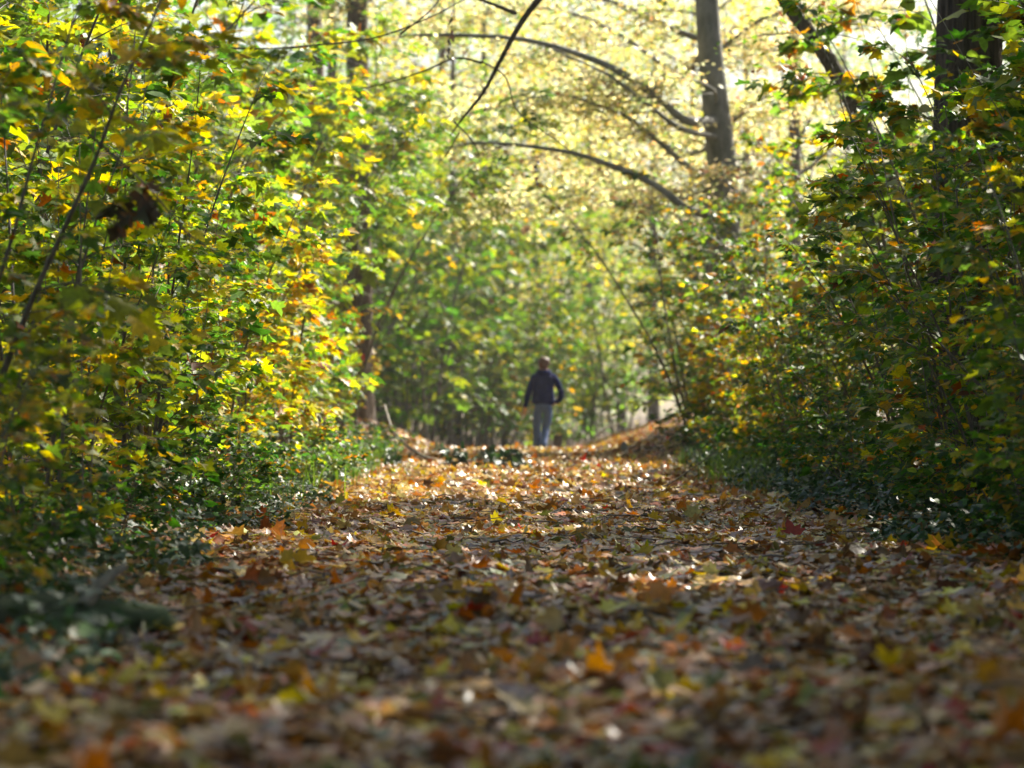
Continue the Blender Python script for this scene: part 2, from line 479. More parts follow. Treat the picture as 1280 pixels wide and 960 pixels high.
def grow_shrub(seed, H, n_stem, spread, n_branch, tmpl, lsize, pal, key, per_twig=6, twigs=4, blen=0.26, low=0.10, n_single=70, lean=0.30, wands=3):
    g = np.random.default_rng(seed)
    stems, pos, dirs, nrm, siz = [], [], [], [], []
    for s in range(n_stem):
        az = 2 * math.pi * (s + g.uniform(-0.3, 0.3)) / n_stem
        r0 = g.uniform(0.02, 0.16) * spread
        base = np.array([r0 * math.cos(az), r0 * math.sin(az), -0.12])
        hs = H * g.uniform(0.72, 1.05)
        stem = branch_line(base, az, math.pi / 2 - g.uniform(0.03, lean), hs, 11, g.uniform(-0.05, 0.45), g, 0.05)
        A = Acc()
        rb = 0.0050 * hs * g.uniform(0.8, 1.3)
        A.add(*tube(stem, np.linspace(rb, 0.003, 11), 6))
        for b in range(n_branch):
            t = low + (0.97 - low) * (b + g.random()) / n_branch
            f = t * 10; i = min(9, int(f)); st = stem[i] + (stem[i + 1] - stem[i]) * (f - i)
            L = H * blen * g.uniform(0.55, 1.1) * (1.08 - 0.62 * t)
            a = az + g.normal(0, 1.35)
            br = branch_line(st, a, g.uniform(0.25, 0.95), L, 7, g.uniform(0.3, 1.0), g, 0.10)
            A.add(*tube(br, np.linspace(max(0.0026, rb * 0.42 * (1 - 0.6 * t)), 0.0013, 7), 4, False))
            lines = [(br, 0.35)]
            for w in range(twigs):
                k = 1 + int(g.integers(0, 5))
                sgn = 1 if w % 2 else -1
                tw = branch_line(br[k], a + sgn * g.uniform(0.5, 1.1), g.uniform(-0.1, 0.5), L * g.uniform(0.25, 0.5), 4, g.uniform(0.2, 0.7), g, 0.08)
                A.add(*tube(tw, np.linspace(0.0018, 0.001, 4), 3, False))
                lines.append((tw, 0.15))
            if g.random() < 0.20: lines = lines[1:2]
            for ln, t0 in lines:
                for q in range(per_twig):
                    tt = t0 + (1 - t0) * ((q + g.random() * 0.8) / per_twig) ** 0.6
                    f = min(tt, 0.999) * (len(ln) - 1); i = int(f)
                    p = ln[i] + (ln[i + 1] - ln[i]) * (f - i)
                    dv = norm(ln[i + 1] - ln[i])
                    side = np.array([-dv[1], dv[0], 0.0]) * (1 if q % 2 else -1)
                    dd = norm(dv * 0.7 + side * g.uniform(0.4, 1.1) + np.array([0, 0, g.normal(-0.25, 0.22)]))
                    pet = lsize[1] * g.uniform(0.15, 0.45)
                    pos.append(p + dd * pet); dirs.append(dd)
                    nrm.append(np.array([0, 0, 1.0]) + g.normal(0, 0.33, 3))
                    siz.append(min(lsize[1] * 1.5, g.uniform(*lsize) * g.lognormal(0, 0.24)))
        stems.append(A.mesh('stem', M['stem']))
    for w in range(wands):                                # bare wands between the leafy stems
        a = g.uniform(0, 6.28); r0 = g.uniform(0.1, 0.5) * spread
        wd = branch_line((r0 * math.cos(a), r0 * math.sin(a), -0.1), a + g.normal(0, 0.5), math.pi / 2 - g.uniform(0.0, 0.25), H * g.uniform(0.6, 1.1), 9, g.uniform(-0.1, 0.3), g, 0.05)
        stems.append(make_mesh('stem', *tube(wd, np.linspace(0.0075, 0.002, 9), 5), None, M['wand']))
    pos, dirs, nrm, siz = map(np.array, (pos, dirs, nrm, siz))
    cols = pick(pal, len(pos), g)
    order = g.permutation(len(pos))
    one, rest = order[:n_single], order[n_single:]
    fol = make_mesh('foliage', *leaf_mesh_data(tmpl, pos[rest], dirs[rest], nrm[rest], siz[rest], cols[rest], g, 0.35), M['leaf'])
    if key not in LIB:
        cs = [c for w, c in pal for _ in range(max(1, round(w * 10)))]
        leaf_lib(key, tmpl, cs, M['leaf'], 0.35, 1)
    singles = [(pos[k], dirs[k], nrm[k], siz[k], int(g.integers(0, len(LIB[key])))) for k in one]
    return dict(stems=stems, fol=fol, singles=singles, key=key, H=H)

MAPLE_SUN = [(0.30, LTGREEN), (0.36, YGREEN), (0.17, YELLOW), (0.05, GOLD), (0.012, ORANGE), (0.12, GREEN), (0.008, RUST)]
MAPLE_MIX = [(0.34, GREEN), (0.26, LTGREEN), (0.18, YGREEN), (0.10, GOLD), (0.09, YELLOW), (0.025, ORANGE), (0.015, RUST)]
HAZEL_PAL = [(0.42, GREEN), (0.30, LTGREEN), (0.16, YGREEN), (0.08, GOLD), (0.03, BROWN), (0.02, YELLOW)]
ASH_PAL = [(0.40, GREEN), (0.36, LTGREEN), (0.22, YGREEN), (0.05, YELLOW)]
GOLD_PAL = [(0.32, YELLOW), (0.22, GOLD), (0.26, YGREEN), (0.06, ORANGE), (0.12, LTGREEN), (0.02, RUST)]
SPIN_PAL = [(0.40, GREEN), (0.22, LTGREEN), (0.16, YGREEN), (0.10, GOLD), (0.08, ORANGE), (0.04, DKGREEN)]
DARK_PAL = [(0.34, DKGREEN), (0.36, GREEN), (0.14, LTGREEN), (0.08, GOLD), (0.05, YGREEN), (0.03, ORANGE)]

KINDS = {
    'maple_sun': [grow_shrub(101 + k, 4.4, 5, 1.0, 12, MAPLE, (0.080, 0.155), MAPLE_SUN, 'maple_sun', 6, 4) for k in range(3)],
    'maple_mix': [grow_shrub(201 + k, 4.2, 5, 1.0, 12, MAPLE, (0.080, 0.155), MAPLE_MIX, 'maple_mix', 6, 4) for k in range(3)],
    'hazel': [grow_shrub(301 + k, 4.0, 6, 1.2, 11, OVATE, (0.065, 0.135), HAZEL_PAL, 'hazel', 6, 4, lean=0.42) for k in range(3)],
    'ash': [grow_shrub(401 + k, 4.4, 4, 0.8, 12, PINNATE, (0.16, 0.26), ASH_PAL, 'ash', 4, 3) for k in range(2)],
    'golden': [grow_shrub(501 + k, 3.2, 5, 1.0, 11, MAPLE, (0.075, 0.15), GOLD_PAL, 'golden', 6, 4) for k in range(2)],
    'spindle': [grow_shrub(601 + k, 3.0, 8, 1.2, 11, OVATE_LOW, (0.04, 0.08), SPIN_PAL, 'spindle', 8, 5, lean=0.5) for k in range(2)],
    'tall_ash': [grow_shrub(801 + k, 7.0, 3, 0.8, 13, PINNATE, (0.17, 0.27), ASH_PAL, 'ash', 5, 4, blen=0.24, low=0.50, lean=0.22) for k in range(2)],
    'low': [grow_shrub(701 + k, 1.25, 6, 1.0, 7, OVATE, (0.05, 0.10), DARK_PAL, 'low', 5, 4, blen=0.42, lean=0.7, wands=0) for k in range(3)],
}
LOOK = {
    'maple_sun': ('maple_sapling', 'yellow-green maple sapling', 'sapling'),
    'maple_mix': ('maple_sapling', 'green maple sapling turning gold', 'sapling'),
    'hazel': ('hazel_bush', 'round-leaved green hazel bush', 'bush'),
    'ash': ('ash_sapling', 'feathery-leaved green ash sapling', 'sapling'),
    'tall_ash': ('ash_sapling', 'tall bare-stemmed ash sapling', 'sapling'),
    'golden': ('maple_sapling', 'short golden maple sapling', 'sapling'),
    'spindle': ('spindle_bush', 'wiry small-leaved spindle bush', 'bush'),
    'low': ('bramble_bush', 'knee-high dark green bramble', 'bush'),
}
ORD = ('first second third fourth fifth sixth seventh eighth ninth tenth eleventh twelfth thirteenth fourteenth fifteenth sixteenth seventeenth '
       'eighteenth nineteenth twentieth twenty-first twenty-second twenty-third twenty-fourth twenty-fifth').split()
_cnt, PLANTED = {}, []
def plant(kind, x, y, s=1.0, where='', singles=None, lean=1.0):
    """where: the thicket and row the plant stands in; its ordinal is added to the label at the end."""
    k = _cnt.get(kind, 0); _cnt[kind] = k + 1
    g = random.Random(k * 37 + len(kind) * 7 + 5)
    v = KINDS[kind][k % len(KINDS[kind])]
    nm, look, cat = LOOK[kind]
    s *= g.uniform(0.9, 1.12)
    root = empty(nm, (x, y, h1(x, y)), g.uniform(0, 6.28), s)
    q = g.uniform(0.02, 0.10) * lean
    root.rotation_euler.x = g.uniform(-0.05, 0.05)
    root.rotation_euler.y = (q if x < 0 else -q)      # thickets lean out over the path
    tag(root, look, cat)
    PLANTED.append((root, look + ' ' + where, where, y))
    for st in v['stems']: obj('stem', st, root)
    f = obj('foliage', v['fol'], root); f['kind'] = 'stuff'
    if singles is None: singles = 55 if y < 22 else (35 if y < 30 else 0)
    for (p, d, n, sz, li) in v['singles'][:singles]:
        o = obj('leaf', LIB[v['key']][li], root)
        o.matrix_basis = basis(p, d, n, sz)
    return root
ROW = ('edging', 'within', 'behind')
def L_(row): return ROW[row] + ' sunlit thicket'
def R_(row): return ROW[row] + ' shaded thicket'

pr = random.Random(4)
def pickkind(seq): return pr.choice(seq)
# left thicket
plant('maple_mix', -2.0, 9.6, 0.30, L_(0), 40, 0.3)
plant('hazel', -2.85, 11.4, 0.60, L_(0), 55, 0.3)
plant('hazel', 2.62, 12.4, 0.50, R_(0), 50, 0.3)
y = 12.2
while y < 48:
    x = -2.45 - 0.25 * pr.random() - (0.40 if y > 31 else 0)
    plant(pickkind(['maple_sun', 'maple_mix', 'maple_sun', 'hazel', 'golden'] if y < 26 else ['maple_sun', 'golden', 'ash', 'maple_sun', 'golden']),
          x, y, 0.62 + 0.10 * pr.random() + (0.10 if y > 24 else 0) - (0.26 if y > 39.5 else 0.10 if y > 31 else 0), L_(0))
    y += 1.75 + 0.6 * pr.random()
y = 15.5
while y < 50:
    plant(pickkind(['maple_sun', 'ash', 'hazel', 'maple_sun', 'maple_mix'] if y < 33 else ['maple_sun', 'ash', 'maple_sun']),
          -3.9 - 0.5 * pr.random() + (0.3 if 36 < y < 40 else 0), y, 0.95 + 0.2 * pr.random() + 0.016 * (y - 15), L_(1))
    y += 2.2 + 0.6 * pr.random()
y = 22.0
while y < 56:
    plant(pickkind(['maple_sun', 'ash', 'hazel', 'maple_mix']), -5.3 - 0.8 * pr.random(), y, 1.45 + 0.3 * pr.random(), L_(2))
    y += 2.9 + 0.8 * pr.random()
for x, y, q in ((-2.95, 36.8, 0.95), (-2.65, 39.6, 1.0), (-2.55, 42.6, 1.05), (-3.2, 44.6, 1.1)): plant('tall_ash', x, y, q, L_(1))
plant('spindle', 2.75, 42.6, 1.35, R_(1))
plant('spindle', 3.3, 40.4, 1.4, R_(1))
# right thicket
y = 14.0
while y < 46:
    x = 2.90 + 0.25 * pr.random() - (0.1 if y > 36 else 0)
    plant(pickkind(['hazel', 'maple_mix', 'hazel', 'maple_mix', 'spindle'] if y < 26 else ['spindle', 'golden', 'spindle', 'maple_mix']),
          x, y, 0.60 + 0.12 * pr.random(), R_(0))
    y += 1.8 + 0.6 * pr.random()
y = 16.5
while y < 46:
    near = y < 28
    plant(pickkind(['hazel', 'maple_mix', 'hazel', 'maple_mix'] if near else ['spindle', 'spindle', 'maple_mix']), 4.0 + 0.5 * pr.random() - (0.5 if y > 36 else 0), y,
          (1.0 if near else 0.98) + 0.2 * pr.random(), R_(1))
    y += 2.2 + 0.6 * pr.random()
y = 21.5
while y < 33:
    plant(pickkind(['hazel', 'maple_mix', 'ash']), 5.4 + 0.7 * pr.random(), y, 1.35 + 0.25 * pr.random(), R_(2))
    y += 2.8 + 0.8 * pr.random()
# knee-high plants along both edges
y = 7.6
while y < 40:
    if y > 7: plant('low', -1.98 - 0.25 * pr.random() + 0.45 * float(1 - sm(7, 13, y)) + (0.1 if y > 36 else 0), y, 0.42 + 0.25 * pr.random(), 'at foot of sunlit thicket', 12 if y < 24 else 0)
    if y > 13: plant('low', 2.62 + 0.3 * pr.random() - (0.3 if y > 37 else 0), y + 0.6, 0.55 + 0.3 * pr.random(), 'at foot of shaded thicket', 12 if y < 24 else 0)
    y += 1.5 + 0.5 * pr.random()
# undergrowth across the far end of the path
for k in range(18):
    x = -7.0 + 13.5 * ((k * 0.618) % 1); yy = 57 + 15 * ((k * 0.382 + 0.1) % 1)
    if -0.2 < x < 2.6 and yy < 68: yy += 11
    plant(pickkind(['hazel', 'ash', 'maple_sun', 'hazel']), x, yy, 1.0 + 0.55 * pr.random(), 'in thicket closing the path bend', 0, 0)
for x, yy in ((-3.6, 58.5), (-2.4, 62), (-1.2, 66.5), (-0.5, 71), (-3.0, 67), (-1.9, 59.5), (-4.4, 63)): plant(pickkind(['hazel', 'ash', 'hazel']), x, yy, 1.2 + 0.5 * pr.random(), 'in thicket closing the path bend', 0, 0)
by = {}
for row in PLANTED: by.setdefault(row[1], []).append(row)
for lab, rows in by.items():
    mark = 'stump' if 'bend' in lab else 'red-marked trunk' if 'sunlit' in lab else 'grey beech'
    my = 54 if 'bend' in lab else 47 if 'sunlit' in lab else 45
    rows.sort(key=lambda r: abs(r[3] - my))
    for k, (root, _, where, _) in enumerate(rows):
        root['label'] = lab + (f', {ORD[k]} of its kind from {mark}' if len(rows) > 1 else '')
        root['group'] = 'plants ' + where

# ------------------------------------------------------------------ ivy and grass on the banks
def cover(n, x_fun, y0, y1, tmpl, smin, smax, pal, hmax, rng, mat, name):
    y = rng.uniform(y0, y1, n)
    x = x_fun(y, rng.random(n))
    size = rng.uniform(smin, smax, n)
    N = len(x)
    patch = 0.5 + 0.5 * np.sin(1.7 * x + 0.9 * y) * np.sin(0.8 * y - 1.1 * x + 2)
    z = hgt(x, y) + 0.03 + hmax * rng.random(N) ** 1.7 * (0.35 + 0.65 * patch)
    th = rng.uniform(0, 2 * math.pi, N)
    nn = norm(np.stack([rng.normal(0, 0.4, N), rng.normal(-0.25, 0.4, N), np.ones(N)], -1))
    d = norm(np.stack([np.cos(th), np.sin(th), rng.normal(-0.3, 0.2, N)], -1))
    return obj(name, make_mesh(name, *leaf_mesh_data(tmpl, np.stack([x, y, z], -1), d, nn, size, pick(pal, N, rng), rng, 0.25), mat))

IVY_PAL = [(0.6, (0.020, 0.055, 0.016)), (0.25, (0.035, 0.085, 0.022)), (0.1, GREEN), (0.05, (0.10, 0.13, 0.03))]
o = cover(15000, lambda y, r: -1.62 + 0.42 * (1 - sm(6.5, 13, y)) - 0.15 * np.sin(y * 1.3) - 0.2 * sm(20, 30, y) - 2.4 * r ** 1.3, 6.2, 40, IVY, 0.035, 0.08, IVY_PAL, 0.22, rng, M['ivy'], 'ivy')
tag(o, 'glossy dark ivy creeping over the bank under the sunlit thicket', 'ivy', None, 'stuff')
o = cover(15000, lambda y, r: 2.15 + 0.2 * np.sin(y * 1.1) + 2.6 * r ** 1.3 + 0.3 * sm(34, 40, y), 11, 40, IVY, 0.035, 0.08, IVY_PAL, 0.28, rng, M['ivy'], 'ivy')
tag(o, 'dark green ivy mat covering the bank under the shaded thicket', 'ivy', None, 'stuff')

def grass(n, cx, cy, rx, ry, hmin, hmax, rng):
    A = Acc()
    x = cx + rng.normal(0, rx, n); y = cy + rng.normal(0, ry, n)
    for k in range(n):
        h = rng.uniform(hmin, hmax); a = rng.uniform(0, 6.28); b = rng.uniform(0.2, 0.9)
        t = np.array([0, 0.35, 0.7, 1.0])
        P = np.stack([x[k] + math.cos(a) * b * h * t ** 2, y[k] + math.sin(a) * b * h * t ** 2, h1(x[k], y[k]) + h * (t - 0.35 * b * t ** 2.5)], -1)
        w = np.array([0.005, 0.005, 0.0035, 0.0006]); s = np.array([-math.sin(a), math.cos(a), 0.0])
        Vv = np.concatenate([P - w[:, None] * s, P + w[:, None] * s])
        Ff = []
        for q in range(3): Ff += [(q, q + 1, q + 5), (q, q + 5, q + 4)]
        c = np.array(LTGREEN if rng.random() < 0.6 else GREEN) * rng.uniform(0.8, 1.3)
        A.add(Vv, Ff, np.repeat(c[None], 8, 0))
    return A
A = grass(900, -1.95, 32, 0.16, 4.2, 0.15, 0.48, rng)
tag(obj('grass', A.mesh('grass', M['grass'])), 'tall arching grass fringing the sunlit side of the path', 'grass', None, 'stuff')
A = grass(650, 2.25, 30.5, 0.20, 2.6, 0.15, 0.42, rng)
tag(obj('grass', A.mesh('grass', M['grass'])), 'bright green grass tufts below the small-leaved bushes', 'grass', None, 'stuff')

# ------------------------------------------------------------------ trees
def ridge_fn(seed, amp, k):
    g = np.random.default_rng(seed); ph = g.uniform(0, 6.28, 8)
    def f(t, a):
        w = 1.5 * np.sin(5 * t * 6.28 + ph[0]) + 0.8 * np.sin(11 * t * 6.28 + ph[1])
        return 1 + amp * (np.abs(np.sin(k * 0.5 * a + w * 0.35 + ph[2])) - 0.5) + amp * 0.6 * np.sin(3 * a + 4 * t + ph[3]) + 0.35 * np.exp(-t * 22) * (1 + 0.4 * np.sin(5 * a + ph[4]))
    return f

def crown_leaves(tips, per, spread, tmpl, lsize, pal, g, flat=0.45):
    tips = np.asarray(tips)
    P = np.repeat(tips, per, 0)
    N = len(P)
    P = P + g.normal(0, 1, (N, 3)) * np.array([spread, spread, spread * flat])
    th = g.uniform(0, 6.28, N)
    d = np.stack([np.cos(th), np.sin(th), g.normal(-0.35, 0.3, N)], -1)
    nn = np.stack([g.normal(0, 0.4, N), g.normal(0, 0.4, N), np.ones(N)], -1)
    return leaf_mesh_data(tmpl, P, d, nn, g.uniform(lsize[0], lsize[1], N), pick(pal, N, g), g, 0.3)

def grow_tree(seed, H, r0, base, crad, n_limb, per, spread, tmpl, lsize, pal, bark, lean=(0, 0), sides=14, ridge=0.06, leaf_low=None):
    """Returns trunk mesh, limb meshes, crown mesh."""
    g = np.random.default_rng(seed)
    n = 22
    t = np.linspace(0, 1, n)
    P = np.stack([lean[0] * t + 0.12 * np.sin(3 * t + g.uniform(0, 6)) * t, lean[1] * t + 0.12 * np.sin(4 * t + g.uniform(0, 6)) * t, H * t - 0.25], -1)
    trunk = make_mesh('trunk', *tube(P, r0 * (1 - 0.86 * t ** 1.2), sides, True, ridge_fn(seed, ridge, 10)), None, M[bark])
    limbs, tips = [], []
    for k in range(n_limb):
        u_ = base + (0.97 - base) * (k + g.random()) / n_limb
        i = min(n - 2, int(u_ * (n - 1))); st = P[i]
        prof = math.sin(math.pi * min(1, max(0.12, (u_ - base) / (1 - base) * 0.8 + 0.18))) * 0.6 + 0.45
        L = crad * prof * g.uniform(0.75, 1.15)
        a = k * 2.4 + g.normal(0, 0.4)
        br = branch_line(st, a, g.uniform(0.2, 0.9), L, 9, g.uniform(-0.1, 0.9), g, 0.10)
        A = Acc(); rb = r0 * 0.34 * (1 - 0.6 * u_)
        A.add(*tube(br, np.linspace(rb, 0.006, 9), 6))
        for w in range(9):
            q = int(g.integers(2, 9)) if w else 8
            tw = branch_line(br[q], a + g.normal(0, 0.9), g.uniform(-0.3, 0.6), L * g.uniform(0.2, 0.45), 5, g.uniform(0.1, 0.7), g, 0.14)
            A.add(*tube(tw, np.linspace(0.010, 0.003, 5), 4, False))
            tips += [tw[1], tw[2], tw[3], tw[4]]
        limbs.append(A)
    crown = make_mesh('crown', *crown_leaves(tips, per, spread, tmpl, lsize, pal, g), M['leaf'])
    return trunk, limbs, crown

def tree_obj(name, parts, loc, rz, s, label, cat='tree', group=None, bark='brownbark', split_limbs=True):
    trunk, limbs, crown = parts
    root = empty(name, loc, rz, s)
    tag(root, label, cat, group)
    obj('trunk', trunk, root)
    for m in limbs: obj('limb', m, root)
    c = obj('crown', crown, root); c['kind'] = 'stuff'
    return root

def finish(parts, bark):
    trunk, limbs, crown = parts
    return trunk, [A.mesh('limb', M[bark]) for A in limbs], crown

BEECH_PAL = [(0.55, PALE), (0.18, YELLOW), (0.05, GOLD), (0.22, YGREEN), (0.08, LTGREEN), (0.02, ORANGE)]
FRESH = (0.17, 0.30, 0.03)
BG_GREEN = [(0.14, GREEN), (0.26, LTGREEN), (0.36, FRESH), (0.18, YGREEN), (0.08, YELLOW)]
BG_YELLOW = [(0.30, YELLOW), (0.24, PALE), (0.28, YGREEN), (0.10, GOLD), (0.10, LTGREEN)]
CANOPY = [(0.4, GREEN), (0.3, LTGREEN), (0.2, YGREEN), (0.1, YELLOW)]

# trees beyond the bend of the path
bgt = [finish(grow_tree(900, 13, 0.20, 0.10, 3.6, 24, 7, 0.36, OVATE_LOW, (0.10, 0.17), BG_GREEN, 'brownbark'), 'brownbark'),
       finish(grow_tree(901, 16, 0.24, 0.14, 4.2, 24, 9, 0.38, OVATE_LOW, (0.10, 0.17), BG_YELLOW, 'brownbark'), 'brownbark'),
       finish(grow_tree(902, 8, 0.09, 0.05, 2.8, 22, 7, 0.34, OVATE_LOW, (0.09, 0.15), BG_GREEN, 'brownbark'), 'brownbark')]
NM = [('green_tree', 'slender green tree beyond the path bend', 'green trees beyond the path bend'),
      ('yellow_tree', 'tall pale yellow tree beyond the path bend', 'yellow trees beyond the path bend'),
      ('young_tree', 'bushy young green tree beyond the path bend', 'young trees at the path bend')]
far = [(1, 6.4, 66), (1, 4.9, 73), (1, 2.5, 104), (1, 6.5, 108), (0, 2.7, 116), (0, -1.6, 70), (2, -3.2, 63), (2, -0.4, 75), (1, -5.0, 76), (1, -2.6, 92), (1, 4.6, 98), (0, -6.2, 84),
       (1, 0.6, 108), (0, -8.5, 100), (1, 9.0, 112), (0, 4.4, 122), (1, -5.0, 118), (2, -2.2, 80), (2, 1.4, 96), (0, 11.5, 100), (1, -12, 114),
       (1, -1.0, 84), (2, -4.8, 68)]
cnt_ = {}
for k, (v, x, yy) in sorted(enumerate(far), key=lambda q: q[1][2]):
    nm, lab, grp = NM[v]
    cnt_[v] = cnt_.get(v, -1) + 1
    tree_obj(nm, bgt[v], (x, yy, h1(x, yy)), k * 1.9, 0.9 + 0.05 * (k % 5), f'{lab}, {ORD[cnt_[v]]} of its kind from the stump', 'tree', grp)

# a far wood that reads as one mass
g = np.random.default_rng(77)
N = 60000
NC = 700
cx = g.uniform(-45, 45, NC); cy_ = g.uniform(130, 175, NC); cz = g.uniform(0.5, 26, NC)
idx = g.integers(0, NC, N)
Pw = np.stack([cx[idx], cy_[idx], cz[idx]], -1) + g.normal(0, 1, (N, 3)) * np.array([1.7, 1.7, 1.0])
Pw[:, 2] = np.maximum(Pw[:, 2], 0.2)
th = g.uniform(0, 6.28, N)
o = obj('forest', make_mesh('forest', *leaf_mesh_data(QUAD, Pw, np.stack([np.cos(th), np.sin(th), g.normal(-0.3, 0.3, N)], -1),
        np.stack([g.normal(0, .5, N), g.normal(0, .5, N), np.ones(N)], -1), g.uniform(0.22, 0.45, N), pick(BG_GREEN, N, g), g, 0.3), M['leaf']))
tag(o, 'hazy mass of far woodland closing the view', 'woodland', None, 'stuff')

# the grey beech whose boughs arch over the path
bx, by = 3.15, 45.0
beech = empty('beech_tree', (bx, by, h1(bx, by)))
tag(beech, 'big beech with smooth grey trunk and pale yellow boughs arching over path', 'tree')
inv = Vector(beech.location)
def loc_(pts): return [np.array(Vector(p) - inv) for p in pts]
tp = curve_pts([(0, 0, -0.3), (0.08, 0, 2.5), tuple(np.array(at(902, 200, 45) - inv)), tuple(np.array(at(884, 0, 45) - inv)), (-0.35, 0.3, 12), (-0.3, 0.3, 17)], 40)
obj('trunk', make_mesh('trunk', *tube(tp, 0.29 * (1 - 0.7 * np.linspace(0, 1, 40) ** 1.3), 24, True, ridge_fn(5, 0.03, 6)), None, M['beech']), beech)
g = np.random.default_rng(8)
boughs = [([(862, 262), (820, 232), (760, 205), (700, 188), (600, 178), (540, 190)], 43.0, 0.075),
          ([(858, 150), (830, 128), (780, 92), (720, 66), (650, 48), (560, 43), (500, 45), (420, 60)], 43.4, 0.085),
          ([(852, 160), (812, 132), (778, 105), (745, 85), (690, 60)], 43.2, 0.05),
          ([(872, 215), (790, 150), (745, 130), (690, 118), (600, 140)], 44, 0.05),
          ([(852, 40), (760, 0), (650, -25), (540, -20), (430, 10)], 46, 0.06),
          ([(850, 90), (770, 40), (690, 10), (600, 20), (520, 70)], 49, 0.05),
          ([(860, 190), (760, 150), (660, 120), (560, 120), (480, 150)], 50, 0.045),
          ([(850, 240), (770, 235), (690, 250), (620, 270)], 48, 0.03),
          ([(900, 60), (960, 20), (1040, 10), (1120, 30)], 46, 0.05),
          ([(905, 160), (960, 120), (1030, 110), (1090, 140)], 47, 0.04),
          ([(890, 110), (840, 95), (810, 120), (790, 160)], 43.5, 0.025),
          ([(895, 210), (930, 200), (900, 230), (850, 250)], 43.5, 0.022)]
for bi, (ctrl, dd, r0) in enumerate(boughs):
    cp = [np.array(at(px, py, dd + (1.2 if dd > 45 else 0.25) * math.sin(k * 0.9 + bi)) - inv) for k, (px, py) in enumerate(ctrl)]
    start = tp[np.argmin(np.linalg.norm(tp - cp[0], axis=1))]
    ln = curve_pts([start] + cp, 30)
    A = Acc(); A.add(*tube(ln, np.linspace(r0, 0.012, 30), 7))
    tips = []
    for w in range(40 if dd > 44.5 else 15):
        q = int(g.integers(5, 30))
        dv = norm(ln[min(q + 1, 29)] - ln[q - 1])
        az = math.atan2(dv[1], dv[0]) + g.choice([-1, 1] if dd > 44.5 else [-1]) * g.uniform(0.3, 1.3)
        tw = branch_line(ln[q], az, g.uniform(-0.25, 0.35), g.uniform(0.5, 1.5), 7, g.uniform(0.0, 0.6), g, 0.09)
        A.add(*tube(tw, np.linspace(0.009, 0.002, 7), 4, False))
        tips += [tw[k] for k in range(2, 7)]
        for ww in range(3):
            t2 = branch_line(tw[int(g.integers(2, 6))], az + g.normal(0, 0.9), g.uniform(-0.3, 0.2), g.uniform(0.25, 0.6), 4, 0.3, g, 0.08)
            A.add(*tube(t2, np.linspace(0.004, 0.0015, 4), 3, False)); tips += [t2[1], t2[2], t2[3]]
    bo = obj('bough', A.mesh('bough', M['beech']), beech)
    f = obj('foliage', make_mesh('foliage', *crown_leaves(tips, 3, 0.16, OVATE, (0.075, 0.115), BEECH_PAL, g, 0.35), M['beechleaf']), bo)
    f['kind'] = 'stuff'

# rough-barked tree in the shaded thicket, its crown above the frame
tx, ty = 3.95, 25.5
rough = empty('rough_barked_tree', (tx, ty, h1(tx, ty)))
tag(rough, 'thick dark tree with furrowed rough bark in the shaded thicket', 'tree')
t = np.linspace(0, 1, 70)
P = np.stack([0.10 * np.sin(3 * t), 0.15 * t, 15 * t - 0.3], -1)
obj('trunk', make_mesh('trunk', *tube(P, 0.31 * (1 - 0.7 * t ** 1.3), 56, True, ridge_fn(9, 0.16, 22)), None, M['rough']), rough)
cr = grow_tree(33, 15, 0.2, 0.62, 2.6, 9, 3, 0.30, MAPLE_LOW, (0.11, 0.17), CANOPY, 'rough')
for A in cr[1]: obj('limb', A.mesh('limb', M['rough']), rough)
f = obj('crown', cr[2], rough); f['kind'] = 'stuff'

# dark leaning trunk higher up the shaded bank
a0, a1 = at(1045, 90, 33), at(975, -10, 33)
root = empty('leaning_tree', (a0.x + 1.3, 33, h1(a0.x + 1.3, 33)))
tag(root, 'thin dark tree leaning over the shaded thicket towards the beech', 'tree')
iv = Vector(root.location)
ln = curve_pts([(0, 0, -0.2), (-0.5, 0, 2.4), tuple(a0 - iv), tuple(a1 - iv), tuple(a1 - iv + Vector((-0.9, 0, 1.6)))], 22)
obj('trunk', make_mesh('trunk', *tube(ln, np.linspace(0.13, 0.06, 22), 10, True, ridge_fn(3, 0.05, 6)), None, M['rough']), root)
g = np.random.default_rng(19); tips = []
A = Acc()
for w in range(14):
    q = int(g.integers(12, 22))
    tw = branch_line(ln[q], g.uniform(0, 6.28), g.uniform(0, 0.8), g.uniform(0.6, 1.6), 7, 0.5, g, 0.1)
    A.add(*tube(tw, np.linspace(0.012, 0.002, 7), 4, False)); tips += [tw[k] for k in range(2, 7)]
obj('limb', A.mesh('limb', M['rough']), root)
f = obj('crown', make_mesh('crown', *crown_leaves(tips, 5, 0.14, OVATE, (0.06, 0.11), HAZEL_PAL, g), M['leaf']), root); f['kind'] = 'stuff'

# trunks at the end of the sunlit thicket
def left_trunk(px, d_, w_px, label, name, seed, lean):
    x = (px - 650) / FPX * d_
    parts = finish(grow_tree(seed, 14, w_px / FPX * d_ / 2, 0.50, 3.2, 12, 5, 0.3, OVATE_LOW, (0.09, 0.14), BG_YELLOW, 'brownbark', lean, 20, 0.10), 'brownbark')
    return tree_obj(name, parts, (x, d_, h1(x, d_)), 0, 1.0, label)
lt = left_trunk(444, 47, 40, 'straight reddish-brown trunk with small red paint mark at thicket end', 'brown_tree', 61, (0.1, 0))
left_trunk(408, 49.5, 30, 'narrower brown trunk standing half hidden behind the red-marked trunk', 'brown_tree', 62, (-0.3, 0))
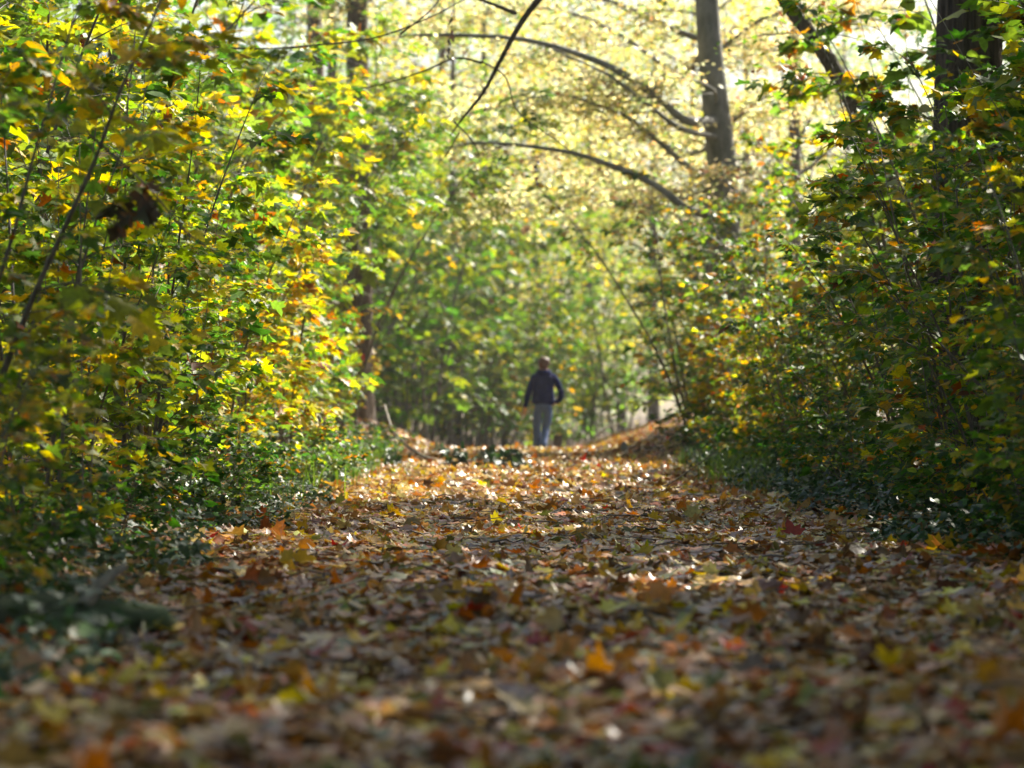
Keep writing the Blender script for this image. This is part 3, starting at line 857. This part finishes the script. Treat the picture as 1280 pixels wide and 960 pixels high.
# the red mark
a = np.linspace(-0.22, 0.22, 5)
r_ = 0.27
Vm, Fm = [], []
for zz in (0, 0.13):
    for q in a: Vm.append((r_ * math.sin(q + 0.35), -r_ * math.cos(q + 0.35), zz))
for q in range(4): Fm += [(q, q + 1, q + 6), (q, q + 6, q + 5)]
o = obj('paint_mark', make_mesh('paint_mark', np.array(Vm), np.array(Fm), None, M['redtape']), lt)
o.location = (0.02, -0.02, at(0, 452, 46.7).z - lt.location.z)

# sunlit-side tree whose bare bough hangs over the path
hx, hy = -4.6, 31.0
hang = empty('overhanging_tree', (hx, hy, h1(hx, hy)))
tag(hang, 'slim tree behind the sunlit thicket with a dark bough hanging over path', 'tree')
iv = Vector(hang.location)
ln = curve_pts([(0, 0, -0.2), (0.1, 0, 3), (0.4, 0, 6), (0.9, 0, 8.5)], 24)
obj('trunk', make_mesh('trunk', *tube(ln, np.linspace(0.13, 0.06, 24), 12, True, ridge_fn(12, 0.05, 6)), None, M['brownbark']), hang)
g = np.random.default_rng(23)
def bough_of(root, ctrl, d_, r0, r1, subs, name='bough', mat='rough', tipleaf=None, start=None):
    iv = Vector(root.location)
    cp = [np.array(at(px, py, d_) - iv) for px, py in ctrl]
    if start is not None: cp = [np.array(start)] + cp
    l0 = curve_pts(cp, 26)
    A = Acc(); A.add(*tube(l0, np.linspace(r0, r1, 26), 7))
    for c2, rr in subs:
        l2 = curve_pts([np.array(at(px, py, d_ + 0.15 * k) - iv) for k, (px, py) in enumerate(c2)], 18)
        A.add(*tube(l2, np.linspace(rr * 1.7, rr * 0.7, 18), 5))
    o = obj(name, A.mesh(name, M[mat]), root)
    return o, l0
bough_of(hang, [(760, -90), (690, -20), (655, 22), (628, 70), (604, 115), (580, 145), (562, 170)], 30, 0.050, 0.006,
         [([(645, 16), (610, 2), (575, -10)], 0.014), ([(603, 78), (570, 72), (530, 88), (480, 104), (440, 112)], 0.008),
          ([(602, 76), (632, 96), (648, 140), (700, 178), (730, 205)], 0.006), ([(568, 152), (590, 175), (600, 196)], 0.006),
          ([(574, 165), (560, 190), (545, 206)], 0.005)], start=(0.85, 0, 8.2))
bough_of(hang, [(300, 60), (400, 55), (470, 46), (530, 24), (570, 4), (600, -14)], 28, 0.012, 0.004,
         [([(500, 42), (540, 10), (560, -20)], 0.006)], start=(0.1, -0.5, 4.4))
# curled dead leaves hanging in a string from the bough
def dead_string(px, py0, py1, d_, n, label):
    root = empty('dead_leaf_string', tuple(at(px, py0, d_)))
    tag(root, label, 'dead leaves')
    iv = Vector(root.location)
    gg = random.Random(px)
    P = curve_pts([np.array(at(px + gg.uniform(-3, 3), py0 + (py1 - py0) * q / 4, d_) - iv) for q in range(5)], 12)
    obj('twig', make_mesh('twig', *tube(P, 0.003, 4), None, M['stem']), root)
    for q in range(n):
        p = P[min(11, int(12 * q / n))]
        o = obj('leaf', LIB['dead'][q % len(LIB['dead'])], root)
        dv = Vector((gg.uniform(-0.5, 0.5), gg.uniform(-0.5, 0.5), -1))
        o.matrix_basis = basis(p, dv, (gg.uniform(-1, 1), gg.uniform(-1, 1), 0.2), gg.uniform(0.05, 0.09))
    return root
leaf_lib('dead', OVATE, [(0.035, 0.025, 0.02), BROWN, (0.05, 0.035, 0.025)], M['litter'], 0.9, 2)
leaf_lib('deadbig', MAPLE, [(0.07, 0.045, 0.03), (0.16, 0.075, 0.03), (0.06, 0.06, 0.03)], M['litter'], 0.9, 2)
dead_string(563, 15, 75, 30, 9, 'string of curled black dead leaves hanging from the dark bough')
dead_string(671, 200, 232, 36, 5, 'few withered leaves dangling under the lower beech bough')
# cluster of big withered leaves at the edge of the sunlit thicket
c0 = at(178, 212, 12.0)
dead = empty('withered_leaf_cluster', tuple(c0))
tag(dead, 'cluster of large withered dark brown leaves hanging from a twig', 'dead leaves')
A = Acc()
A.add(*tube(curve_pts([(0.45, 0.1, -0.42), (0.2, 0.05, -0.28), (0.0, 0, -0.05), (-0.35, 0.2, 0.25)], 12), np.linspace(0.004, 0.006, 12), 5))
obj('twig', A.mesh('twig', M['stem']), dead)
gg = random.Random(2)
for q in range(13):
    o = obj('leaf', LIB['deadbig'][q % 6], dead)
    cxx, czz = ((-0.10, -0.10), (0.03, -0.03))[q % 2]
    o.matrix_basis = basis((cxx + gg.uniform(-0.035, 0.035), gg.uniform(-0.05, 0.03), czz - gg.uniform(0.0, 0.13)),
                           (gg.uniform(-0.45, 0.45), gg.uniform(-0.3, 0.3), -1), (gg.uniform(-1, 1), -0.6, 0.3), gg.uniform(0.07, 0.12))

# unseen tall trees added so their crowns shade the near path and block sky light
shade = finish(grow_tree(70, 15, 0.30, 0.33, 4.8, 20, 11, 0.34, MAPLE_LOW, (0.13, 0.20), CANOPY, 'brownbark'), 'brownbark')
spots = [(7.8, 29.5, 0.95), (8.0, 23.5, 1.0), (8.2, 17, 1.0), (13, 21, 1.15), (12.5, 13, 1.1), (7.5, 10.5, 1.0), (7.2, 4, 1.0), (5.3, 16.7, 0.9), (4.7, 12.3, 0.9)]
for k, (x, yy, s) in enumerate(spots):
    tree_obj('added_shade_tree', shade, (x, yy, h1(x, yy)), k * 1.3, s, f'unseen tall tree added for shade behind the shaded thicket, {ORD[(0, 1, 4, 2, 6, 7, 8, 3, 5)[k]]} from the beech', 'tree', 'unseen trees added for shade behind the shaded thicket')
for k, (x, yy, s) in enumerate([(-7.6, 10.5, 0.95), (-6.2, 4.5, 1.0), (-5.5, -0.5, 1.0), (0.8, -4.5, 1.0)]):
    tree_obj('added_shade_tree', shade, (x, yy, h1(x, yy)), k * 1.7 + 0.4, s, f'unseen tree added for shade by the ivy bank, {ORD[k]} from the withered leaf cluster', 'tree', 'unseen trees added for shade by the ivy bank')

# ------------------------------------------------------------------ things lying on the path
def fallen_branch(x, y, L, rz, n, label, seed, up=0.18):
    g = np.random.default_rng(seed)
    root = empty('fallen_branch', (x, y, h1(x, y) + 0.02), rz)
    tag(root, label, 'branch')
    ln = branch_line((-L / 2, 0, 0.02), 0, 0.25, L, 9, 0.45, g, 0.06)
    A = Acc(); A.add(*tube(ln, np.linspace(0.012, 0.004, 9), 6))
    ps = []
    for w in range(9):
        q = int(g.integers(1, 9)); tw = branch_line(ln[q], g.uniform(-1.2, 1.2), g.uniform(0.1, 0.9), L * g.uniform(0.15, 0.3), 5, 0.9, g, 0.1)
        A.add(*tube(tw, np.linspace(0.005, 0.002, 5), 4, False)); ps += [tw[2], tw[3], tw[4]]
    obj('stem', A.mesh('stem', M['stem']), root)
    for k in range(n):
        p = ps[int(g.integers(0, len(ps)))] + g.normal(0, 0.05, 3)
        p[2] = abs(p[2]) * 0.6 + up * g.random() ** 1.4
        o = obj('leaf', LIB['greenbig'][int(g.integers(0, len(LIB['greenbig'])))], root)
        th = g.uniform(0, 6.28)
        o.matrix_basis = basis(p, (math.cos(th), math.sin(th), g.normal(-0.5, 0.3)), tuple(np.array([g.normal(0, 0.6), g.normal(-0.6, 0.4), 1.0])), g.uniform(0.10, 0.17))
leaf_lib('greenbig', MAPLE, [(0.022, 0.05, 0.02), (0.03, 0.065, 0.02), (0.04, 0.085, 0.02), (0.05, 0.06, 0.035)], M['ivy'], 0.5, 2)
fallen_branch(-0.62, 34.0, 0.95, 0.1, 64, 'fallen branch with dark green wilted leaves lying across the path', 5)
fallen_branch(-1.72, 34.5, 0.5, 0.4, 20, 'small wilted green spray lying at the sunlit edge of path', 6, 0.14)

def stick(name, pts, r0, r1, label, mat='deadwood', forks=()):
    root = empty(name, tuple(pts[0]))
    tag(root, label, 'stick')
    iv = Vector(pts[0])
    obj('stem', make_mesh('stem', *tube(curve_pts([np.array(Vector(p) - iv) for p in pts], 14), np.linspace(r0, r1, 14), 6), None, M[mat]), root)
    for f in forks:
        obj('fork', make_mesh('fork', *tube(curve_pts([np.array(Vector(p) - iv) for p in f], 8), np.linspace(r1 * 1.4, r1 * 0.5, 8), 5), None, M[mat]), root)
def gp(x, y, up=0.03): return (x, y, h1(x, y) + up)
stick('fallen_twig', [gp(1.25, 26.4, 0.03), gp(1.42, 26.5, 0.10), gp(1.62, 26.6, 0.24), gp(1.86, 26.7, 0.42)], 0.009, 0.004,
      'thin dark twig leaning up from the leaves towards the bushes', 'stem', [[gp(1.25, 26.4, 0.03), gp(1.1, 26.35, 0.05), gp(1.0, 26.3, 0.02)]])
stick('fallen_stick', [gp(0.92, 48.5, 0.05), gp(1.2, 48.6, 0.16), gp(1.45, 48.8, 0.30), gp(1.8, 49, 0.30)], 0.022, 0.012,
      'pale bare stick resting on the leafy bank beside the walking person')
stick('fallen_stick', [gp(-0.66, 12.1, 0.06), gp(-0.93, 11.0, 0.05), gp(-1.0, 10.7, 0.09)], 0.007, 0.004, 'pale short stick poking out of the leaves on shaded path')
stick('fallen_stick', [gp(-1.62, 13.6, 0.06), gp(-1.30, 12.7, 0.05), gp(-1.1, 11.6, 0.04)], 0.010, 0.006, 'brown crooked stick half buried in leaves by the ivy', 'brownbark')
stick('fallen_stick', [gp(-0.95, 36.5, 0.03), gp(-1.3, 38.0, 0.10), gp(-1.75, 40.0, 0.32), gp(-2.0, 42, 0.6)], 0.028, 0.014, 'long grey stick sloping up the bank below the red-marked trunk')
stick('fallen_stick', [gp(-0.30, 33.7, 0.04), gp(-0.42, 33.8, 0.14), gp(-0.52, 33.9, 0.30)], 0.006, 0.003, 'thin bare twig standing beside the fallen green branch')

lg = empty('mossy_log', (-1.52, 9.2, h1(-1.52, 9.2) + 0.05), 0.5)
tag(lg, 'dark mossy rotten log lying in the ivy beside the path', 'log')
tz = np.linspace(0, 1, 18)
obj('bark', make_mesh('bark', *tube(np.stack([0.75 * (tz - 0.5), 0.04 * np.sin(4 * tz), 0.03 * np.sin(3 * tz)], -1), 0.075 * (1.1 - 0.35 * tz), 22, True, ridge_fn(21, 0.14, 9)), None, M['moss']), lg)
obj('branch_stub', make_mesh('branch_stub', *tube(curve_pts([(0.1, 0, 0.04), (0.16, -0.02, 0.13), (0.24, -0.03, 0.19)], 8), np.linspace(0.028, 0.016, 8), 10, True), None, M['deadwood']), lg)
# stump beyond the person and a stone at the foot of the bushes
def lump(name, loc, s, seed, mat, label, cat, top=None):
    g = np.random.default_rng(seed)
    import bmesh
    bm = bmesh.new(); bmesh.ops.create_icosphere(bm, subdivisions=3, radius=1)
    ph = g.uniform(0, 6.28, 6)
    for v in bm.verts:
        c = v.co
        k = 1 + 0.13 * math.sin(3 * c.x + ph[0]) * math.sin(2.5 * c.y + ph[1]) + 0.08 * math.sin(5 * c.z + ph[2] + 3 * c.x)
        v.co = Vector((c.x * s[0], c.y * s[1], c.z * s[2])) * k
    me = bpy.data.meshes.new(name); bm.to_mesh(me); bm.free(); me.materials.append(M[mat])
    for p in me.polygons: p.use_smooth = True
    o = obj(name, me); o.location = loc
    return tag(o, label, cat)
lump('stone', (1.50, 41.0, h1(1.5, 41) + 0.06), (0.06, 0.06, 0.12), 3, 'stone', 'small upright grey stone at the foot of the small-leaved bushes', 'stone')
sx, sy = 0.72, 54.0
st = empty('tree_stump', (sx, sy, h1(sx, sy)))
tag(st, 'short weathered stump beside the path beyond the walking person', 'stump')
tz = np.linspace(0, 1, 12)
obj('bark', make_mesh('bark', *tube(np.stack([0 * tz, 0 * tz, -0.1 + 0.42 * tz], -1), 0.085 * (1.15 - 0.2 * tz), 24, False, ridge_fn(2, 0.08, 9)), None, M['brownbark']), st)
ang = np.linspace(0, 2 * math.pi, 24, endpoint=False)
Vt = np.concatenate([[[0, 0, 0.318]], np.stack([0.078 * np.cos(ang), 0.078 * np.sin(ang), 0.312 + 0 * ang], -1)])
obj('cut_face', make_mesh('cut_face', Vt, np.array([[0, 1 + k, 1 + (k + 1) % 24] for k in range(24)]), None, M['deadwood']), st)

# ------------------------------------------------------------------ the walking person (seen from behind)
def skinned(name, verts, edges, radii, root_i, mat, parent, sub=2, k_=1.12):
    me = bpy.data.meshes.new(name)
    me.from_pydata(verts, edges, [])
    tmp = bpy.data.objects.new(name + '_tmp', me); COL.objects.link(tmp)
    md = tmp.modifiers.new('skin', 'SKIN'); md.use_smooth_shade = True; md.branch_smoothing = 0.6
    for k, r in enumerate(radii):
        me.skin_vertices[0].data[k].radius = (r[1] * k_, r[0] * k_) if isinstance(r, tuple) else (r, r)
        me.skin_vertices[0].data[k].use_root = (k == root_i)
    s = tmp.modifiers.new('sub', 'SUBSURF'); s.levels = sub; s.render_levels = sub
    dg = bpy.context.evaluated_depsgraph_get(); dg.update()
    m2 = bpy.data.meshes.new_from_object(tmp.evaluated_get(dg))
    bpy.data.objects.remove(tmp)
    m2.name = name
    m2.materials.clear(); m2.materials.append(M[mat])
    for p in m2.polygons: p.use_smooth = True
    return obj(name, m2, parent)

PXW, PYW = 0.40, 50.0
person = empty('person', (PXW, PYW, h1(PXW, PYW)))
tag(person, 'person in navy hooded jacket and washed jeans walking away along path', 'person')
def chain(a, b): return [(k, k + 1) for k in range(a, b)]
# body: head, neck, spine, arms, hands, legs in one skin
bv = [(0.02, 0, 0.92), (0.02, 0.0, 1.12), (0.015, 0.0, 1.33), (0.015, 0.01, 1.44), (0.018, 0.025, 1.53), (0.02, 0.035, 1.62),   # 0-5 spine, head
      (-0.15, 0, 1.38), (-0.24, -0.03, 1.10), (-0.305, 0.02, 0.86), (-0.325, 0.05, 0.775),                                          # 6-9 left arm, palm
      (-0.335, 0.075, 0.70), (-0.318, 0.085, 0.685), (-0.302, 0.085, 0.69), (-0.345, 0.055, 0.70), (-0.295, 0.075, 0.735),           # 10-14 fingers, thumb
      (0.18, 0, 1.38), (0.322, -0.068, 1.09), (0.245, 0.06, 0.915), (0.17, 0.11, 0.87),                                                 # 15-18 right arm to the pocket
      (-0.08, 0, 0.86), (-0.10, 0.05, 0.48), (-0.105, 0.02, 0.07), (-0.11, 0.15, 0.03),                                             # 19-22 left leg
      (0.10, 0, 0.86), (0.06, 0.02, 0.48), (0.015, -0.13, 0.09), (0.01, -0.02, 0.03)]                                               # 23-26 right leg
be = chain(0, 5) + [(2, 6)] + chain(6, 9) + [(9, 10), (9, 11), (9, 12), (9, 13), (9, 14)] + [(2, 15)] + chain(15, 18) + [(0, 19)] + chain(19, 22) + [(0, 23)] + chain(23, 26)
br = [(0.13, 0.09), (0.11, 0.08), (0.12, 0.08), 0.05, (0.075, 0.085), (0.07, 0.08),
      0.045, 0.036, 0.028, (0.036, 0.02), 0.009, 0.009, 0.008, 0.009, 0.010,
      0.045, 0.036, 0.028, 0.03, 0.07, 0.05, 0.035, 0.03, 0.07, 0.05, 0.035, 0.03]
skinned('body', bv, be, br, 0, 'skin', person)
# jacket with sleeves, hem and rolled hood
jv = [(0.005, 0, 0.845), (0.01, 0, 0.96), (0.01, 0, 1.10), (0.01, 0, 1.25), (0.01, 0, 1.36), (0.015, 0.0, 1.43),
      (-0.155, -0.005, 1.375), (-0.205, -0.02, 1.25), (-0.245, -0.03, 1.10), (-0.285, 0.0, 0.94), (-0.312, 0.025, 0.82),
      (0.18, -0.005, 1.375), (0.255, -0.03, 1.25), (0.325, -0.07, 1.09), (0.315, -0.02, 0.985), (0.235, 0.07, 0.905)]
je = chain(0, 5) + [(4, 6)] + chain(6, 10) + [(4, 11)] + chain(11, 15)
jr = [(0.178, 0.125), (0.160, 0.118), (0.148, 0.112), (0.180, 0.118), (0.165, 0.10), (0.085, 0.085),
      0.080, 0.064, 0.058, 0.052, 0.046, 0.080, 0.066, 0.060, 0.056, 0.050]
jk = skinned('jacket', jv, je, jr, 0, 'jacket', person, 2, 1.38)
hv = [(-0.10, 0.02, 1.425), (-0.075, -0.07, 1.44), (0.015, -0.105, 1.425), (0.10, -0.07, 1.44), (0.125, 0.02, 1.425), (0.08, 0.09, 1.41), (-0.05, 0.09, 1.41)]
skinned('hood', hv, chain(0, 6) + [(6, 0)], [(0.045, 0.05), (0.05, 0.055), (0.055, 0.065), (0.05, 0.055), (0.045, 0.05), 0.04, 0.04], 0, 'jacket', jk)
# jeans
tv = [(0.01, 0, 0.965), (0.01, 0, 0.88), (-0.085, -0.005, 0.80), (-0.098, 0.02, 0.62), (-0.105, 0.045, 0.46), (-0.108, 0.03, 0.25), (-0.108, 0.02, 0.05),
      (0.105, -0.005, 0.80), (0.085, 0.01, 0.62), (0.05, 0.02, 0.46), (0.015, -0.10, 0.27), (-0.005, -0.22, 0.11)]
te = chain(0, 1) + [(1, 2)] + chain(2, 6) + [(1, 7)] + chain(7, 11)
tr = [(0.160, 0.105), (0.165, 0.12), (0.098, 0.105), (0.080, 0.085), (0.066, 0.070), (0.066, 0.070), (0.074, 0.082),
      (0.098, 0.105), (0.080, 0.085), (0.066, 0.070), (0.066, 0.070), (0.074, 0.082)]
skinned('trousers', tv, te, tr, 0, 'jeans', person)
# hair, short and swept to the nape
qv = [(0.018, 0.02, 1.69), (0.018, -0.025, 1.63), (0.018, -0.035, 1.56), (0.018, -0.035, 1.495)]
skinned('hair', qv, chain(0, 3), [(0.082, 0.09), (0.132, 0.115), (0.124, 0.092), (0.09, 0.06)], 0, 'hair', person)
for (x0, y0, z0, dy) in ((-0.108, 0.02, 0.045, 0.13), (-0.005, -0.24, 0.10, 0.10)):
    skinned('shoe', [(x0, y0 - 0.05, z0 + 0.01), (x0, y0 + 0.04, z0), (x0, y0 + dy + 0.04, z0 - 0.012)], chain(0, 2), [(0.042, 0.045), (0.045, 0.04), (0.042, 0.03)], 0, 'shoe', person)
# the small pale thing held in the lowered hand
import bmesh
bm = bmesh.new(); bmesh.ops.create_cube(bm, size=1)
for v in bm.verts: v.co = Vector((v.co.x * 0.055, v.co.y * 0.010, v.co.z * 0.10))
bmesh.ops.bevel(bm, geom=list(bm.edges), offset=0.004, segments=2, affect='EDGES')
me = bpy.data.meshes.new('handheld_object'); bm.to_mesh(me); bm.free(); me.materials.append(M['pale'])
o = obj('handheld_object', me)
o.location = Vector(person.location) + Vector((-0.345, 0.085, 0.665)); o.rotation_euler = (0.2, 0.5, 0.2)
tag(o, "small pale object held in the walking person's lowered hand", 'handheld object')

# ------------------------------------------------------------------ sunlit morning air
HAZE = 0.00045
hz = bpy.data.materials.new('haze_air'); hz.use_nodes = True
hn = hz.node_tree.nodes; hn.clear()
ho = hn.new('ShaderNodeOutputMaterial'); hv_ = hn.new('ShaderNodeVolumePrincipled')
hv_.inputs['Color'].default_value = (0.97, 0.97, 0.93, 1); hv_.inputs['Density'].default_value = HAZE; hv_.inputs['Anisotropy'].default_value = 0.3
hz.node_tree.links.new(hv_.outputs['Volume'], ho.inputs['Volume'])
bm = bmesh.new(); bmesh.ops.create_cube(bm, size=1)
for v in bm.verts: v.co = Vector((v.co.x * 840, 220 + v.co.y * 800, 15.0 + v.co.z * 36))
me = bpy.data.meshes.new('haze'); bm.to_mesh(me); bm.free(); me.materials.append(hz)
tag(obj('haze', me), 'pale sunlit haze filling the far woodland', 'haze', None, 'stuff')
